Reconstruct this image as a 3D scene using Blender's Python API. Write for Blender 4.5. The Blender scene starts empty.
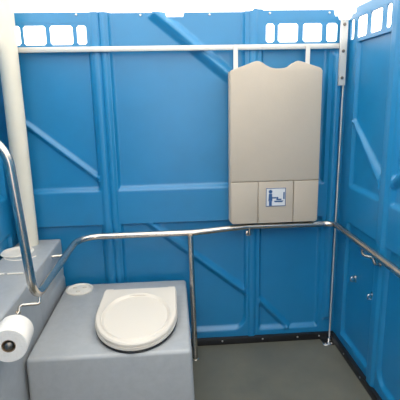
import bpy, bmesh, math, random
from mathutils import Vector, Matrix
random.seed(4)
S = bpy.context.scene
C = S.collection
PI = math.pi

# ------------------------------------------------------------------ materials
def mat(name, col, rough=.45, metal=0., noise=0., nscale=8., bump=0., bscale=60., spec=.5, ramp=None, coat=0.):
    m = bpy.data.materials.new(name); m.use_nodes = True
    nt = m.node_tree; b = nt.nodes['Principled BSDF']
    b.inputs['Roughness'].default_value = rough
    b.inputs['Metallic'].default_value = metal
    b.inputs['Specular IOR Level'].default_value = spec
    if coat: b.inputs['Coat Weight'].default_value = coat; b.inputs['Coat Roughness'].default_value = .2
    tc = nt.nodes.new('ShaderNodeTexCoord')
    if noise:
        n = nt.nodes.new('ShaderNodeTexNoise'); n.inputs['Scale'].default_value = nscale
        n.inputs['Detail'].default_value = 5; n.inputs['Roughness'].default_value = .6
        nt.links.new(tc.outputs['Object'], n.inputs['Vector'])
        r = nt.nodes.new('ShaderNodeValToRGB')
        r.color_ramp.elements[0].position = .3; r.color_ramp.elements[1].position = .7
        c2 = ramp or tuple(min(1, c*(1+noise)) for c in col)
        r.color_ramp.elements[0].color = (*[c*(1-noise) for c in col], 1)
        r.color_ramp.elements[1].color = (*c2, 1)
        nt.links.new(n.outputs['Fac'], r.inputs['Fac'])
        nt.links.new(r.outputs['Color'], b.inputs['Base Color'])
    else:
        b.inputs['Base Color'].default_value = (*col, 1)
    if bump:
        n2 = nt.nodes.new('ShaderNodeTexNoise'); n2.inputs['Scale'].default_value = bscale; n2.inputs['Detail'].default_value = 3
        nt.links.new(tc.outputs['Object'], n2.inputs['Vector'])
        bp = nt.nodes.new('ShaderNodeBump'); bp.inputs['Strength'].default_value = bump; bp.inputs['Distance'].default_value = .01
        nt.links.new(n2.outputs['Fac'], bp.inputs['Height'])
        nt.links.new(bp.outputs['Normal'], b.inputs['Normal'])
    return m

M_BLUE = mat('blue_plastic', (.006, .196, .425), .36, noise=.05, nscale=5, bump=.05, bscale=10, spec=.75)
M_GREY = mat('grey_plastic', (.385, .400, .412), .34, noise=.05, nscale=30, bump=.06, bscale=220, spec=.5)
M_WHITE = mat('white_plastic', (.84, .79, .70), .3, noise=.02, nscale=12)
M_LID = mat('seat_white_plastic', (.73, .67, .585), .28)
M_PANEL = mat('beige_plastic', (.52, .45, .365), .5, noise=.03, nscale=6, bump=.05, bscale=90)
M_PIPE = mat('cream_pipe_plastic', (.74, .69, .57), .45, noise=.03, nscale=7)
M_STEEL = mat('brushed_stainless_steel', (.62, .57, .51), .27, 1., noise=.05, nscale=40)
M_RAILW = mat('aluminium', (.66, .64, .60), .45, .45)
M_CHROME = mat('chrome', (.78, .78, .78), .14, 1.)
M_BLACK = mat('black_rubber', (.010, .011, .013), .5)
M_SCREW = mat('zinc_screw', (.62, .62, .62), .35, .9)
M_BOLT = mat('dull_bolt_steel', (.22, .20, .18), .4, .8)
M_FLOOR = mat('floor_vinyl', (.130, .134, .112), .42, noise=.14, nscale=3.2, bump=.10, bscale=260, ramp=(.160, .157, .122), spec=.35)
M_PAPER = mat('tissue_paper', (.87, .82, .755), .95, noise=.02, nscale=30, bump=.25, bscale=120, spec=.1)
M_CARD = mat('brown_cardboard', (.30, .20, .12), .9)
M_STICK = mat('sticker_white', (.70, .72, .74), .5)
M_STICKB = mat('sticker_blue', (.03, .10, .26), .5)
M_GROUND = mat('outside_gravel', (.09, .088, .082), .9, noise=.2, nscale=20, bump=.4, bscale=60)

M_ROOF = bpy.data.materials.new('translucent_white_roof'); M_ROOF.use_nodes = True
nt = M_ROOF.node_tree; nt.nodes.clear()
o_ = nt.nodes.new('ShaderNodeOutputMaterial'); mx = nt.nodes.new('ShaderNodeMixShader')
tr = nt.nodes.new('ShaderNodeBsdfTranslucent'); df = nt.nodes.new('ShaderNodeBsdfDiffuse')
tr.inputs['Color'].default_value = (.92, .93, .92, 1); df.inputs['Color'].default_value = (.9, .9, .9, 1)
mx.inputs[0].default_value = .25
nt.links.new(tr.outputs[0], mx.inputs[1]); nt.links.new(df.outputs[0], mx.inputs[2]); nt.links.new(mx.outputs[0], o_.inputs[0])

# ------------------------------------------------------------------ helpers
def link(name, me, m, parent=None, smooth=None):
    me.materials.clear(); me.materials.append(m)
    if smooth is not None:
        me.polygons.foreach_set('use_smooth', [True]*len(me.polygons))
        if smooth < 180:
            try: me.set_sharp_from_angle(angle=math.radians(smooth))
            except Exception: pass
    o = bpy.data.objects.new(name, me); C.objects.link(o)
    if parent is not None:
        o.parent = parent
        p = parent; loc = Vector((0, 0, 0))
        while p is not None: loc += p.location; p = p.parent
        me.transform(Matrix.Translation(-loc))
    return o

def obj(name, bm, m, parent=None, smooth=40):
    """world-space bmesh -> one mesh object (its origin is its parent's)"""
    bmesh.ops.recalc_face_normals(bm, faces=bm.faces)
    me = bpy.data.meshes.new(name); bm.to_mesh(me); bm.free()
    return link(name, me, m, parent, smooth)

def thing(name, label, cat, loc, group=None):
    o = bpy.data.objects.new(name, None); C.objects.link(o)
    o.location = loc; o.empty_display_size = .05
    tag(o, label, cat, group); return o

def tag(o, label, cat, group=None):
    o['label'] = label; o['category'] = cat
    if group: o['group'] = group
    return o

def box(bm, x0, x1, y0, y1, z0, z1, bev=0, seg=3):
    return hexa(bm, [(x0, y0, z0), (x1, y0, z0), (x1, y1, z0), (x0, y1, z0), (x0, y0, z1), (x1, y0, z1), (x1, y1, z1), (x0, y1, z1)], bev, seg)

def hexa(bm, p, bev=0, seg=3):
    t = bmesh.new()
    v = [t.verts.new(q) for q in p]
    for f in ((3, 2, 1, 0), (4, 5, 6, 7), (0, 1, 5, 4), (1, 2, 6, 5), (2, 3, 7, 6), (3, 0, 4, 7)): t.faces.new([v[i] for i in f])
    bmesh.ops.recalc_face_normals(t, faces=t.faces)
    if bev: bmesh.ops.bevel(t, geom=list(t.edges), offset=bev, segments=seg, profile=.5, affect='EDGES')
    me = bpy.data.meshes.new('tmp'); t.to_mesh(me); t.free(); bm.from_mesh(me); bpy.data.meshes.remove(me)
    return bm

def frame(d):
    d = d.normalized(); a = Vector((0, 0, 1)) if abs(d.z) < .9 else Vector((1, 0, 0))
    u = d.cross(a).normalized(); return u, d.cross(u).normalized()

def round_path(pts, rs, n=8):
    P = [Vector(p) for p in pts]; out = [P[0]]
    for i in range(1, len(P)-1):
        r = rs[i-1] if isinstance(rs, (list, tuple)) else rs
        a = (P[i-1]-P[i]).normalized(); b = (P[i+1]-P[i]).normalized()
        ang = a.angle(b)
        if ang > PI-.02 or r <= 0: out.append(P[i]); continue
        t = r/math.tan(ang/2); c = P[i]+(a+b).normalized()*(r/math.sin(ang/2))
        s0 = P[i]+a*t-c; s1 = P[i]+b*t-c; th = s0.angle(s1)
        for k in range(n+1):
            f = k/n; out.append(c+(s0*math.sin((1-f)*th)+s1*math.sin(f*th))/math.sin(th))
    out.append(P[-1]); return out

def tube(bm, pts, r, n=16, cap=True):
    P = [Vector(p) for p in pts]
    T = []
    for i in range(len(P)):
        a = P[max(i-1, 0)]; b = P[min(i+1, len(P)-1)]; T.append((b-a).normalized())
    u, _ = frame(T[0]); rings = []
    for i, p in enumerate(P):
        u = (u-T[i]*u.dot(T[i])).normalized(); w = T[i].cross(u)
        rr = r[i] if isinstance(r, (list, tuple)) else r
        rings.append([bm.verts.new(p+(u*math.cos(2*PI*k/n)+w*math.sin(2*PI*k/n))*rr) for k in range(n)])
    for A, B in zip(rings, rings[1:]):
        for k in range(n): bm.faces.new((A[k], A[(k+1) % n], B[(k+1) % n], B[k]))
    if cap: bm.faces.new(rings[0][::-1]); bm.faces.new(rings[-1])
    return bm

def lathe(bm, c, axis, prof, n=40, sx=1., sy=1.):
    """prof: list of (radius, height along axis) from c"""
    c = Vector(c); ax = Vector(axis).normalized()
    if abs(ax.z) > .9: u, w = Vector((1, 0, 0)), Vector((0, 1, 0))
    else: u, w = frame(ax)
    rings = []
    for r, h in prof:
        if r < 1e-6: rings.append([bm.verts.new(c+ax*h)]); continue
        rings.append([bm.verts.new(c+ax*h+u*math.cos(2*PI*k/n)*r*sx+w*math.sin(2*PI*k/n)*r*sy) for k in range(n)])
    for A, B in zip(rings, rings[1:]):
        for k in range(n):
            k2 = (k+1) % n
            if len(A) == 1 and len(B) == 1: continue
            if len(A) == 1: bm.faces.new((A[0], B[k2], B[k]))
            elif len(B) == 1: bm.faces.new((A[k], A[k2], B[0]))
            else: bm.faces.new((A[k], A[k2], B[k2], B[k]))
    return bm

def loft(bm, rings, closed_ends=True):
    R = [[bm.verts.new(p) for p in r] for r in rings]; n = len(R[0])
    for A, B in zip(R, R[1:]):
        for k in range(n): bm.faces.new((A[k], A[(k+1) % n], B[(k+1) % n], B[k]))
    if closed_ends: bm.faces.new(R[0][::-1]); bm.faces.new(R[-1])
    return bm

def curve_plate(name, outer, holes, half, to3d, m, parent, bevel=.0):
    """flat plate with holes, outlined in 2D and extruded; to3d maps (u,v,w) to the world"""
    cu = bpy.data.curves.new('tmp', 'CURVE'); cu.dimensions = '2D'; cu.fill_mode = 'BOTH'; cu.extrude = half
    if bevel: cu.bevel_depth = bevel; cu.bevel_resolution = 2; cu.offset = -bevel
    for poly in [outer]+holes:
        s = cu.splines.new('POLY'); s.points.add(len(poly)-1); s.use_cyclic_u = True
        for p, q in zip(s.points, poly): p.co = (q[0], q[1], 0, 1)
    t = bpy.data.objects.new('tmp', cu); C.objects.link(t)
    dg = bpy.context.evaluated_depsgraph_get(); dg.update()
    me = bpy.data.meshes.new_from_object(t.evaluated_get(dg))
    bpy.data.objects.remove(t); bpy.data.curves.remove(cu)
    for v in me.vertices: v.co = Vector(to3d(*v.co))
    bm = bmesh.new(); bm.from_mesh(me); bpy.data.meshes.remove(me)
    bmesh.ops.remove_doubles(bm, verts=bm.verts, dist=1e-5)
    return obj(name, bm, m, parent, 35)

# ------------------------------------------------------------------ moulded walls
XL, XR, YB, YF = -.885, .998, 2.463, -.42
ZT = 1.96
def sst(t): t = max(0., min(1., t)); return t*t*(3-2*t)
def recess(u, v, r, depth=.024, rad=.03):
    """r = (u0,u1,v0,v1): moulded pocket with soft sides; its lower side slopes more"""
    u0, u1, v0, v1 = r
    if not (u0-.001 < u < u1+.001 and v0-.001 < v < v1+.001): return 0.
    s = .013
    du = min(u-u0, u1-u); dvb = v-v0; dvt = v1-v
    # rounded corners
    cu = min(du, rad*3); 
    d = min(sst(du/s), sst(dvt/.009), sst(dvb/.026))
    rt = .012; rr, dv = (rad, dvb) if dvb < dvt else (rt, dvt)
    if du < rr and dv < rr:
        k = rr-math.hypot(rr-du, rr-dv); d = min(d, sst(k/s))
    return depth*d
def ridge(u, v, a, b, w0, w1, amp):
    dx, dy = b[0]-a[0], b[1]-a[1]; L2 = dx*dx+dy*dy
    t = ((u-a[0])*dx+(v-a[1])*dy)/L2
    if t < -.03 or t > 1.03: return 0.
    tt = max(0, min(1, t)); d = math.hypot(u-a[0]-tt*dx, v-a[1]-tt*dy); w = w0+(w1-w0)*tt
    return amp*max(0., 1-(d/w)**1.5) if d < w else 0.
def rib(u, c, w, amp): d = abs(u-c)/w; return amp*(1-sst((d-.55)/.45)) if d < 1 else 0.

def back_depth(x, z):
    d = 0.
    for r in ((-.87, -.405, 1.0, 1.788), (-.87, -.405, .075, .805), (-.305, .425, 1.0, 2.2), (-.305, .435, .085, .805),
              (.515, .895, 1.0, 1.788), (.515, .895, .075, .805)):
        big = .09 if (r[0] == -.305 and r[2] < .5) else .014
        d = max(d, recess(x, z, r, .024, big))
    d -= rib(x, -.375, .024, .010)+rib(x, -.330, .018, .010)     # double rib between left and middle panels
    d -= rib(x, .470, .024, .012)
    if z > .12: d -= rib(x, .945, .026, .022)*sst((z-.12)/.04)*sst((1.76-z)/.04)
    if d > 0:
        k = ridge(x, z, (-.80, 1.40), (-.405, 1.068), .019, .019, .020)
        k = max(k, ridge(x, z, (-.055, 1.955), (.375, 1.60), .040, .037, .030))
        k = max(k, ridge(x, z, (-.17, .83), (.437, .335), .026, .026, .024))
        k = max(k, ridge(x, z, (.505, .295), (.70, .09), .024, .024, .022))
        d = max(d-k, -.008)
    return d
def back_top(x):
    if x > .935: return 1.908
    if x > .909: return 1.928
    if .006 < x < .10: return 1.935
    if .465 < x < .515: return 1.966
    return 1.960 if x > .47 else 1.957
def side_depth(y, z):
    d = 0.
    for r in ((1.985, 2.345, 1.0, 1.788), (1.985, 2.345, .085, .805), (1.36, 1.88, 1.0, 1.788), (1.36, 1.88, .085, .805),
              (.62, 1.25, 1.0, 1.788), (.62, 1.25, .085, .805), (-.2, .5, 1.0, 1.788), (-.2, .5, .085, .805)):
        d = max(d, recess(y, z, r, .018, .09 if (r[2] < .5 and r[1] < 1.9) else .02))
    d -= rib(y, 1.932, .040, .014)+rib(y, 1.305, .04, .014)
    if d > 0:
        k = ridge(y, z, (2.38, 1.405), (1.975, 1.075), .004, .046, .024)
        k = max(k, ridge(y, z, (2.33, .09), (1.95, .045), .02, .03, .012))
        k = max(k, ridge(y, z, (1.36, 1.45), (1.88, 1.11), .02, .03, .022))
        d = max(d-k, -.008)
    return d
def side_top(y):
    if y > 2.43: return 1.915
    if y > 2.375: return 1.930
    return 1.955

def lines(a, b, step, must):
    cuts = sorted({a, b, *[m for m in must if a < m < b]}); out = [a]
    for p, q in zip(cuts, cuts[1:]):
        n = max(1, round((q-p)/step(p, q)))
        out += [p+(q-p)*(k+1)/n for k in range(n)]
    return out

def wall(name, us, vs, depth, top, openings, to3d, thick=.016):
    nu, nv = len(us), len(vs); co = []; fc = []
    for v in vs:
        for u in us:
            vv = v if v <= 1.905 else 1.905+(v-1.905)/(ZT-1.905)*(top(u)-1.905)
            co.append(to3d(u, vv, depth(u, v)))
    for j in range(nv-1):
        for i in range(nu-1):
            cu_, cv_ = (us[i]+us[i+1])/2, (vs[j]+vs[j+1])/2
            if any(a < cu_ < b and c < cv_ < d for a, b, c, d in openings): continue
            a = j*nu+i; fc.append((a, a+1, a+nu+1, a+nu))
    me = bpy.data.meshes.new(name); me.from_pydata(co, [], fc); me.update()
    bm = bmesh.new(); bm.from_mesh(me); bpy.data.meshes.remove(me)
    bmesh.ops.delete(bm, geom=[v for v in bm.verts if not v.link_faces], context='VERTS')
    # give every open border a return face going outwards
    off = Vector(to3d(0, 0, thick))-Vector(to3d(0, 0, 0))
    be = [e for e in bm.edges if e.is_boundary]
    g = bmesh.ops.extrude_edge_only(bm, edges=be)['geom']
    for v in [x for x in g if isinstance(x, bmesh.types.BMVert)]: v.co += off
    bmesh.ops.recalc_face_normals(bm, faces=bm.faces)
    o = obj(name, bm, M_BLUE, None, 50); o['kind'] = 'structure'; return o

WINB = [(-.86, -.758), (-.743, -.628), (-.607, -.489), (-.468, -.419)]
WINC = [(.539, .585), (.605, .715), (.743, .848), (.874, .934)]
ZW0, ZW1 = 1.785, 1.905
st = lambda p, q: .0075
back3 = lambda u, v, w: (u, YB+w, v)
right3 = lambda u, v, w: (XR+w, u, v)
left3 = lambda u, v, w: (XL-w, u, v)
vs = lines(0., ZT, st, [ZW0, 1.905, .085, .805, 1.0])
wall_back = wall('wall_back', lines(XL-.02, XR+.01, st, [-.87, -.41, .53, .942, .006, .10, .909, .935]), vs, back_depth, back_top,
                 [(-.87, -.41, ZW0, ZW1), (.53, .942, ZW0, ZW1)], back3)
ys = lines(YF, YB-.001, lambda p, q: .0075 if q > 1.31 else .03, [1.3, 1.985, 2.456, 2.43, 1.45, 1.86, 2.375])
wall_right = wall('wall_right', ys, vs, side_depth, side_top, [(1.985, 2.456, ZW0, ZW1), (1.45, 1.86, ZW0, ZW1)], right3)
ysl = lines(YF, YB-.001, lambda p, q: .010 if q > 1.31 else .04, [1.3, 1.985, 2.456])
wall_left = wall('wall_left', ysl, lines(0., ZT, lambda p, q: .010, [ZW0, 1.905]), side_depth, side_top, [(1.985, 2.456, ZW0, ZW1)], left3)

def hole(a, b, c, d, k=.009):
    """rounded opening with swept-in corners, wavy like the moulded slots"""
    pts = []
    for (x, y, sx, sy) in ((a, c, 1, 1), (b, c, -1, 1), (b, d, -1, -1), (a, d, 1, -1)):
        q = [(x+sx*k, y), (x+sx*k*.75, y+sy*k*.45), (x+sx*k*.45, y+sy*k*.75), (x, y+sy*k)]
        if (sx, sy) in ((1, 1), (-1, -1)): q = q[::-1]
        pts += q
    return pts
def grille(parent, u0, u1, slots, to3d, zoff=(1.797, 1.893)):
    outer = [(u0-.004, ZW0-.004), (u1+.004, ZW0-.004), (u1+.004, ZW1+.004), (u0-.004, ZW1+.004)]
    # the curve's own plane is (u,v); its depth runs +-half
    f = lambda x, y, z: to3d(x, y, z+.004)
    o = curve_plate('vent_grille', outer, [hole(a, b, *zoff, k=min(.009, (b-a)*.25)) for a, b in slots],   .003, f, M_BLUE, parent)
    return o
grille(wall_back, -.87, -.41, WINB, back3); grille(wall_back, .53, .942, WINC, back3)
WR = [(1.995, 2.045), (2.083, 2.205), (2.241, 2.357), (2.394, 2.448)]
grille(wall_right, 1.985, 2.456, WR, right3, (1.800, 1.902))
grille(wall_right, 1.45, 1.86, [(1.46, 1.55), (1.585, 1.70), (1.735, 1.85)], right3, (1.800, 1.902))
grille(wall_left, 1.985, 2.456, WR, left3, (1.800, 1.902))

def screw(c, axis, r=.006, m=M_SCREW, parent=None, name='screw', h=.004):
    bm = bmesh.new(); lathe(bm, c, axis, [(0, 0), (r, 0), (r, h*.5), (r*.7, h), (0, h*1.1)], 12)
    return obj(name, bm, m, parent)
for x in (-.464, -.133, .236, .558, .885): screw((x, YB+back_depth(x, 1.945), 1.945), (0, -1, 0), .0060, M_SCREW, wall_back)
for z in (1.75, 1.45, 1.2, .68, .48, .3): screw((.965, YB-.002, z), (0, -1, 0), .004, M_SCREW, wall_back, h=.003)

# baseboards (black rubber strip), with their screws
def baseboard(name, box_args, screws, axis):
    bm = bmesh.new(); box(bm, *box_args, bev=.003, seg=2); o = obj(name, bm, M_BLACK); o['kind'] = 'structure'
    for s in screws: screw(s, axis, .0055, M_SCREW, o, h=.003)
baseboard('baseboard_back', (XL, XR, YB-.022, YB+.03, 0, .043), [(x, YB-.022, .026) for x in (.02, .283, .538, .761, .90)], (0, -1, 0))
baseboard('baseboard_right', (XR-.022, XR+.03, YF, YB-.0225, 0, .043), [(XR-.022, y, .026) for y in (2.23, 2.006, 1.78, 1.5)], (-1, 0, 0))
baseboard('baseboard_left', (XL-.03, XL+.022, YF, YB-.0225, 0, .043), [], (1, 0, 0))

def plain(name, m, *a, **k):
    bm = bmesh.new(); box(bm, *a, **k); o = obj(name, bm, m); o['kind'] = 'structure'; return o
plain('floor', M_FLOOR, XL-.05, XR+.05, YF-.06, YB+.05, -.05, 0)
plain('ground', M_GROUND, -6, 6, -8, 8, -.30, -.20)
# front wall with its doorway, behind the camera
bm = bmesh.new()
box(bm, XL-.05, -.20, YF-.05, YF-.001, 0, 1.95); box(bm, .55, XR+.05, YF-.05, YF-.001, 0, 1.95); box(bm, -.20, .55, YF-.05, YF-.001, 1.86, 1.95)
o = obj('wall_front', bm, M_BLUE); o['kind'] = 'structure'
# translucent roof, gently domed, a hand's width above the wall tops
bm = bmesh.new()
nx, ny = 24, 32; grid = []
for j in range(ny+1):
    row = []
    for i in range(nx+1):
        a, b = i/nx, j/ny
        dome = (1-(2*a-1)**4)*(1-(2*b-1)**4)
        row.append(bm.verts.new((XL-.09+a*(XR-XL+.18), YF-.12+b*(YB-YF+.22), 1.985+.16*dome)))
    grid.append(row)
for j in range(ny):
    for i in range(nx): bm.faces.new((grid[j][i], grid[j][i+1], grid[j+1][i+1], grid[j+1][i]))
o = obj('ceiling', bm, M_ROOF, None, 180); o['kind'] = 'structure'

# ------------------------------------------------------------------ side tank unit on the left
tank = thing('side_tank', 'grey plastic tank unit along the left wall with a white oval cover on top', 'tank', (-.76, 1.95, 0))
Yf = 1.425
def tankbox(bm, x0t, x1t, x0b, x1b, y0, y1, z0, z1, bev, seg=4):
    hexa(bm, [(x0b, y0, z0), (x1b, y0, z0), (x1b, y1, z0), (x0b, y1, z0), (x0t, y0, z1), (x1t, y0, z1), (x1t, y1, z1), (x0t, y1, z1)], bev, seg)
bm = bmesh.new(); tankbox(bm, XL+.004, -.649, XL+.004, -.652, 1.968, YB-.006, .30, .733, .009)
obj('raised_tank_top', bm, M_GREY, tank)
bm = bmesh.new(); tankbox(bm, XL+.004, -.651, XL+.004, -.645, Yf, 1.985, .001, .722, .014)
obj('tank_body', bm, M_GREY, tank)
# sloping ledge at the foot of the tank face, where it meets the toilet box
bm = bmesh.new(); hexa(bm, [(-.66, 2.00, .42), (-.651, 2.00, .42), (-.641, 2.435, .42), (-.66, 2.435, .42), (-.66, 2.06, .545), (-.652, 2.06, .530), (-.641, 2.435, .505), (-.66, 2.435, .545)], .004, 2)
obj('foot_ledge', bm, M_GREY, tank)
bm = bmesh.new(); lathe(bm, (-.826, 2.245, .7335), (0, 0, 1), [(.081, -.002), (.084, .003), (.080, .0065), (.074, .007), (.068, .002), (.04, .0012), (.015, .001), (0, .001)], 48)
cov = obj('oval_cover', bm, M_WHITE, tank)
bm = bmesh.new()
arc = [(-.79+.100*math.cos(a), 2.25+.130*math.sin(a), .7335) for a in [math.radians(d) for d in range(222, 325, 6)]]
tube(bm, arc, .0035, 8); obj('lip_highlight', bm, M_WHITE, tank)  # front arc of the rim, its highlight put in as white
for a, b in ((-.875, -.795), (-.780, -.708)):  # white beads put in for the broken highlight along the step edge
    bm = bmesh.new(); tube(bm, [(a, 1.965, .7255), (b, 1.965, .7255)], .0042, 8); obj('step_highlight', bm, M_WHITE, tank)
screw((-.6535, 2.22, .607), (1, .0, .0), .007, M_CHROME, tank, 'stud')
screw((-.6485, 1.53, .318), (1, 0, 0), .010, M_BLACK, tank, 'vent_plug')

# ------------------------------------------------------------------ vent pipe
bm = bmesh.new()
tube(bm, [(-.80, 2.372, .7335), (-.80, 2.372, 2.02)], .0475, 40)
vp = obj('vent_pipe', bm, M_PIPE, None, 40); tag(vp, 'cream plastic vent pipe rising from the left tank in the back corner', 'pipe')

# ------------------------------------------------------------------ toilet
to = thing('toilet', 'grey box toilet with closed white lid against the back wall', 'toilet', (-.18, 2.05, 0))
bm = bmesh.new()
hexa(bm, [(-.638, 1.655, .001), (.075, 1.655, .001), (.075, YB-.026, .001), (-.638, YB-.026, .001),
          (-.638, 1.672, .455), (.062, 1.672, .455), (.066, YB-.026, .455), (-.638, YB-.026, .455)], .018, 5)
box_ob = obj('toilet_box', bm, M_GREY, to)
LC = (-.188, 1.93)   # lid centre x and the y where the straight sides end
def dshape(s, z, n=64, bl=0., back=2.158, rx=.1935, ry=.258):
    pts = []
    m = n//2
    for k in range(m+1):                       # the round front, left to right
        a = PI+PI*k/m; pts.append([LC[0]+rx*math.cos(a), LC[1]+ry*math.sin(a)])
    L = back-LC[1]
    # straight right side, the back edge, the left side, going round
    per = [(rx, L*t) for t in (.25, .5, .75, .93)]+[(rx*.97, L)]+[(rx*(1-2*t), L) for t in (.1, .2, .3, .4, .5, .6, .7, .8, .9)]+[(-rx*.97, L)]+[(-rx, L*t) for t in (.93, .75, .5, .25)]
    pts += [[LC[0]+x*(1-.055*(y/L if x < 0 else 0)), LC[1]+y] for x, y in per]
    cy = 1.895
    out = []
    for p in pts:
        dx, dy = p[0]-LC[0], p[1]-cy
        a = math.atan2(dy/.235, dx/.1925)
        ex, ey = .1925*math.cos(a), .235*math.sin(a)
        x = LC[0]+s*((1-bl)*dx+bl*ex); y = cy+s*((1-bl)*dy+bl*ey)
        out.append((x, y, z+(y-1.66)*.075))
    return out
def dring(inset, z, bl=0.): return dshape(1-inset/.21, z, bl=bl)
bm = bmesh.new(); loft(bm, [dring(.010, .4535), dring(.002, .4535), dring(-.001, .460), dring(.002, .4655)])
obj('seat_gap_shade', bm, M_BLACK, to)  # black ring stands in for the shadow gap below the seat
bm = bmesh.new(); loft(bm, [dring(.004, .466), dring(-.001, .468), dring(-.001, .480), dring(.003, .4825)])
obj('seat', bm, M_LID, to)
bm = bmesh.new(); loft(bm, [dring(.004, .483), dring(0, .485), dring(.001, .494), dring(.006, .500), dring(.014, .502), dring(.024, .502, .35), dring(.030, .505, .75), dring(.036, .507, 1.),
                            dring(.042, .502, 1.), dring(.049, .4965, 1.), dring(.09, .498, 1.), dring(.15, .5005, 1.), dring(.203, .501, 1.)])
lid = obj('lid', bm, M_LID, to, 30)
bm = bmesh.new(); box(bm, -.250, -.130, 2.075, 2.102, .529, .5365, .003, 2); obj('finger_tab', bm, M_LID, lid)
for x in (-.345, -.020):
    bm = bmesh.new(); tube(bm, [(x-.018, 2.166, .524), (x+.018, 2.166, .524)], .008, 14); obj('hinge', bm, M_LID, to)
    bm = bmesh.new(); box(bm, x-.014, x+.014, 2.160, 2.19, .45, .522, .004, 2); obj('hinge_block', bm, M_GREY, to)
bm = bmesh.new(); lathe(bm, (-.545, 2.355, .4545), (0, 0, 1), [(.076, 0), (.077, .007), (.073, .010), (.064, .0105), (.058, .004), (.03, .0045), (0, .005)], 44)
cap = obj('round_cap', bm, M_WHITE, to)
bm = bmesh.new()
for k in range(3):
    bm = bmesh.new(); a = k*2*PI/3+.5; box(bm, -.547+.032*math.cos(a)-.012, -.547+.032*math.cos(a)+.012, 2.355+.032*math.sin(a)-.004, 2.355+.032*math.sin(a)+.004, .459, .465, .0015, 1)
    obj('cap_grip', bm, M_LID, cap)

# ------------------------------------------------------------------ handrail
hr = thing('handrail', 'bent stainless steel grab rail running round the walls with one floor post', 'handrail', (.10, 2.33, 0))
R = .0178
path = [(XL, 1.66, 1.395), (-.608, 1.66, 1.395), (-.566, 1.66, .730), (-.532, 2.390, .758), (.12, 2.375, .763), (.43, 2.405, .778), (.946, 2.408, .775), (.946, .55, .765), (XR+.002, .50, .765)]
rp = round_path(path, [.13, .078, .12, .25, .25, .065, .04], 12)
bm = bmesh.new(); tube(bm, rp, R, 20); obj('rail', bm, M_STEEL, hr)
bm = bmesh.new(); tube(bm, [(.097, 2.368, .750), (.105, 2.305, .0005)], .0158, 20); post = obj('post', bm, M_STEEL, hr)
bm = bmesh.new(); lathe(bm, (.105, 2.305, .0), (0, 0, 1), [(0, 0), (.020, 0), (.020, .003), (.017, .005), (0, .0052)], 24); obj('floor_flange', bm, M_STEEL, post)
def bracket(pts, flange, axis, r=.0072, rad=.02):
    bm = bmesh.new(); tube(bm, round_path(pts, rad, 6), r, 12); b = obj('bracket', bm, M_STEEL, hr)
    bm = bmesh.new(); lathe(bm, flange, axis, [(0, 0), (.016, 0), (.016, .003), (.009, .005), (0, .005)], 20); obj('bracket_flange', bm, M_STEEL, b)
bracket([(-.566, 1.735, .728), (-.566, 1.715, .686), (-.642, 1.70, .690), (-.642, 1.685, .664), (-.650, 1.680, .660)], (-.6525, 1.680, .660), (1, 0, 0), rad=.012)
bracket([(-.56, 2.27, .750), (-.56, 2.27, .700), (-.650, 2.25, .700)], (-.6535, 2.25, .700), (1, 0, 0))
bracket([(.445, 2.406, .765), (.445, 2.406, .722), (.445, YB-.004, .722)], (.445, YB-.010, .722), (0, -1, 0), .007, .012)
bracket([(.948, 2.02, .752), (.948, 2.02, .720), (XR-.005, 1.98, .715)], (XR+.006, 1.98, .715), (-1, 0, 0))
bracket([(.948, 1.90, .752), (.948, 1.885, .720), (XR-.005, 1.90, .715)], (XR-.014, 1.90, .715), (-1, 0, 0))
bracket([(.948, 1.25, .752), (.948, 1.25, .720), (XR+.02, 1.25, .715)], (XR+.020, 1.25, .715), (-1, 0, 0))

# two small chrome hooks on the right wall
for (y, z, lab) in ((2.225, .500, 'small chrome hook on the right wall, the one nearer the back corner'), (1.975, .512, 'small chrome hook on the right wall, the one farther from the back corner')):
    surf = XR+side_depth(y, z)
    t = thing('wall_hook', lab, 'hook', (surf, y, z), 'small hooks low on the right wall')
    bm = bmesh.new(); box(bm, surf-.004, surf, y-.013, y+.013, z-.020, z+.020, .0015, 1); obj('back_plate', bm, M_STEEL, t)
    bm = bmesh.new(); tube(bm, round_path([(surf-.003, y, z+.010), (surf-.026, y, z+.010), (surf-.026, y, z-.016), (surf-.012, y, z-.016)], .008, 5), .0035, 10); obj('hook_arm', bm, M_CHROME, t)

# ------------------------------------------------------------------ metal bar across the back wall
bar = thing('wall_bar', 'pale flat metal bar running across the top of the back wall', 'bar', (.07, YB, 1.77))
bm = bmesh.new(); box(bm, XL+.01, .938, YB-.030, YB-.0135, 1.757, 1.784, .0025, 2); obj('bar', bm, M_RAILW, bar)

# ------------------------------------------------------------------ baby changing table, folded up
ct = thing('changing_table', 'beige fold-down baby changing table hanging on the back wall', 'changing table', (.58, 2.40, .80))
top = []
prof = [(.330, 1.645), (.345, 1.652), (.40, 1.670), (.450, 1.688), (.468, 1.693), (.484, 1.691), (.500, 1.684), (.520, 1.670), (.545, 1.658), (.570, 1.653), (.595, 1.653), (.620, 1.656), (.643, 1.664),
        (.660, 1.676), (.676, 1.687), (.690, 1.691), (.706, 1.688), (.75, 1.674), (.80, 1.658), (.815, 1.652), (.824, 1.640)]
b3 = lambda yc: (lambda x, y, z: (x, yc+z, y))
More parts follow.
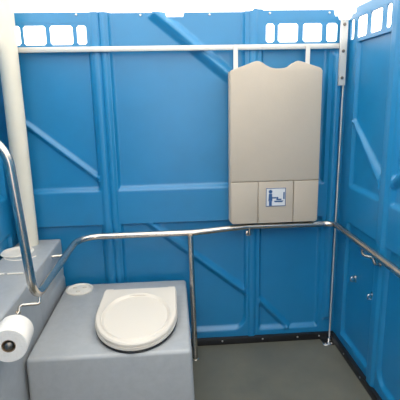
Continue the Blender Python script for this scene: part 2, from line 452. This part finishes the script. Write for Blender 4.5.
# backing shell (its left side shows as a thin strip), then the four front faces with grooves between
XP0, XP1, ZP0 = .330, .828, .806
shell = [(XP0-.004, ZP0+.012), (XP0+.008, ZP0), (XP1-.008, ZP0), (XP1+.003, ZP0+.012)]+[(p[0]+(.003 if p[0] > .8 else (-.003 if p[0] < .34 else 0)), p[1]-.003) for p in prof[::-1]]
curve_plate('back_shell', shell, [], .030, b3(2.404), M_PANEL, ct, .004)
g = .0016
upper = [(XP0+.001, 1.052), (XP1-.001, 1.050)]+prof[::-1]
panel = curve_plate('upper_board', upper, [], .006, b3(2.367), M_PANEL, ct, .003)
for (a, b) in ((XP0+.001, .481), (.485, .683), (.687, XP1-.001)):
    lo = [(a, ZP0+(.010 if a < .4 else .001)), (a+(.010 if a < .4 else 0), ZP0+.001), (b-(.010 if b > .8 else 0), ZP0+.001), (b, ZP0+(.010 if b > .8 else .001)), (b, 1.0465), (a, 1.0465)]
    q = curve_plate('lower_board', lo, [], .006, b3(2.367), M_PANEL, ct, .003)
    if a == .485: mid = q
# pictogram sticker: person in front of a baby lying on a fold-down table
YS = 2.357
bm = bmesh.new(); box(bm, .527, .640, YS-.0009, YS+.001, .905, 1.010); stk = obj('sticker', bm, M_STICK, mid)
def flat(name, bm): return obj(name, bm, M_STICKB, stk)
y0, y1 = YS-.0018, YS-.0008
bm = bmesh.new()
box(bm, .527, .640, y0, y1, 1.0065, 1.010); box(bm, .527, .640, y0, y1, .905, .9085); box(bm, .527, .5305, y0, y1, .905, 1.010); box(bm, .6365, .640, y0, y1, .905, 1.010)
flat('sticker_border', bm)
bm = bmesh.new()
lathe(bm, (.553, y1, .990), (0, -1, 0), [(0, 0), (.0105, 0), (.0105, .001), (0, .001)], 20)
hexa(bm, [(.541, y0, .936), (.564, y0, .936), (.564, y1, .936), (.541, y1, .936), (.544, y0, .978), (.562, y0, .978), (.562, y1, .978), (.544, y1, .978)])
box(bm, .545, .561, y0, y1, .909, .9355); box(bm, .560, .586, y0-.0001, y1, .950, .958)
flat('adult_symbol', bm)
bm = bmesh.new()
lathe(bm, (.592, y1, .953), (0, -1, 0), [(0, 0), (.006, 0), (.006, .001), (0, .001)], 16)
hexa(bm, [(.578, y0, .928), (.620, y0, .928), (.620, y1, .928), (.578, y1, .928), (.573, y0, .937), (.628, y0, .937), (.628, y1, .937), (.573, y1, .937)])
box(bm, .587, .616, y0, y1, .940, .948); box(bm, .626, .6335, y0, y1, .945, .985)
flat('baby_symbol', bm)
for x in (.368, .763):
    bm = bmesh.new(); box(bm, x-.012, x+.012, 2.428, 2.432, 1.55, 1.756, .001, 1); box(bm, x-.012, x+.012, 2.4285, YB-.031, 1.752, 1.784, .001, 1)
    obj('hanging_strap', bm, M_RAILW, ct)

# ------------------------------------------------------------------ locking rod in the corner
lr = thing('locking_rod', 'thin metal rod below a bolted metal plate in the back right corner', 'rod', (.966, 2.438, 0))
bm = bmesh.new(); box(bm, .940, .978, 2.426, 2.433, 1.562, 1.905, .0015, 1)
box(bm, .940, .9445, 2.4325, 2.4395, 1.562, 1.905, .001, 1)
pl = obj('corner_plate', bm, M_RAILW, lr)
for z in (1.880, 1.743, 1.603): screw((.958, 2.426, z), (0, -1, 0), .0085, M_BOLT, pl, 'bolt', .006)
bm = bmesh.new(); tube(bm, [(.971, 2.438, 1.58), (.966, 2.438, .012)], .0048, 12); obj('rod', bm, M_RAILW, lr)
bm = bmesh.new(); box(bm, .906, .975, 2.366, 2.438, .0, .005, .0015, 1); box(bm, .948, .974, 2.410, 2.438, .004, .024, .004, 2)
ft = obj('foot_plate', bm, M_CHROME, lr)
for x in (.922, .960): screw((x, 2.382, .005), (0, 0, 1), .005, M_SCREW, ft, h=.003)

# ------------------------------------------------------------------ toilet roll and its holder
RC = Vector((-.577, 1.385, .690)); RD = Vector((-.012, .112, .0))
ho = thing('roll_holder', 'steel toilet roll holder on the side of the grey tank', 'toilet roll holder', (-.64, 1.44, .69))
ax = RD.normalized()
bm = bmesh.new(); tube(bm, [RC+ax*.004, RC+RD+ax*.016], .0125, 20)
lathe(bm, RC+ax*.005, -ax, [(.0135, 0), (.014, .003), (.011, .008), (.006, .011), (0, .012)], 24)
obj('spindle', bm, M_BOLT, ho)
bm = bmesh.new(); e = RC+RD+ax*.014
tube(bm, round_path([e, e+ax*.012, e+ax*.012+Vector((-.055, 0, .0))], .008, 5), .008, 14)
obj('arm', bm, M_STEEL, ho)
bm = bmesh.new(); box(bm, -.652, -.6445, 1.468, 1.552, .640, .700, .002, 1); obj('mounting_plate', bm, M_BOLT, ho)
rl = thing('toilet_roll', 'white toilet paper roll hanging on the side of the grey tank', 'toilet roll', RC)
bm = bmesh.new(); L = RD.length; R1 = .0625
lathe(bm, RC, ax, [(.0238, .0), (.060, .0), (R1, .003), (R1+.0005, .05), (R1, L-.003), (.060, L), (.0238, L), (.0238, 0)], 56)
obj('paper', bm, M_PAPER, rl, 50)
bm = bmesh.new(); lathe(bm, RC, ax, [(.0212, .0005), (.0236, .0005), (.0236, L-.0005), (.0212, L-.0005), (.0212, .0005)], 40); obj('cardboard_core', bm, M_CARD, rl)

# ------------------------------------------------------------------ light: overcast sky through the translucent roof, the slots and the doorway
w = bpy.data.worlds.new('overcast_sky'); S.world = w; w.use_nodes = True
wn = w.node_tree; bg = wn.nodes['Background']; bg.inputs['Color'].default_value = (1., .935, .855, 1); bg.inputs['Strength'].default_value = 3.5
sd = bpy.data.lights.new('sun', 'SUN'); sd.energy = 3.0; sd.angle = math.radians(12); sd.color = (1, .96, .9)
so = bpy.data.objects.new('sun', sd); C.objects.link(so); so.rotation_euler = (math.radians(-18), math.radians(-14), 0)

# ------------------------------------------------------------------ camera
cd = bpy.data.cameras.new('camera'); cd.sensor_width = 36; cd.lens = 435/400*36; cd.clip_start = .02
co_ = bpy.data.objects.new('camera', cd); C.objects.link(co_)
yaw, p, r = [math.radians(a) for a in (3.77, 12.96, -1.19)]
fwd = Vector((math.sin(yaw)*math.cos(p), math.cos(yaw)*math.cos(p), -math.sin(p)))
rt = Vector((math.cos(yaw), -math.sin(yaw), 0)); up = rt.cross(fwd)
r2 = rt*math.cos(r)+up*math.sin(r); u2 = up*math.cos(r)-rt*math.sin(r)
m = Matrix((r2, u2, -fwd)).transposed().to_4x4(); m.translation = Vector((0, 0, 1.5)); co_.matrix_world = m
S.camera = co_
S.view_settings.view_transform = 'Standard'; S.view_settings.look = 'None'; S.view_settings.gamma = 1; S.view_settings.use_curve_mapping = False
S.view_settings.exposure = 0.0
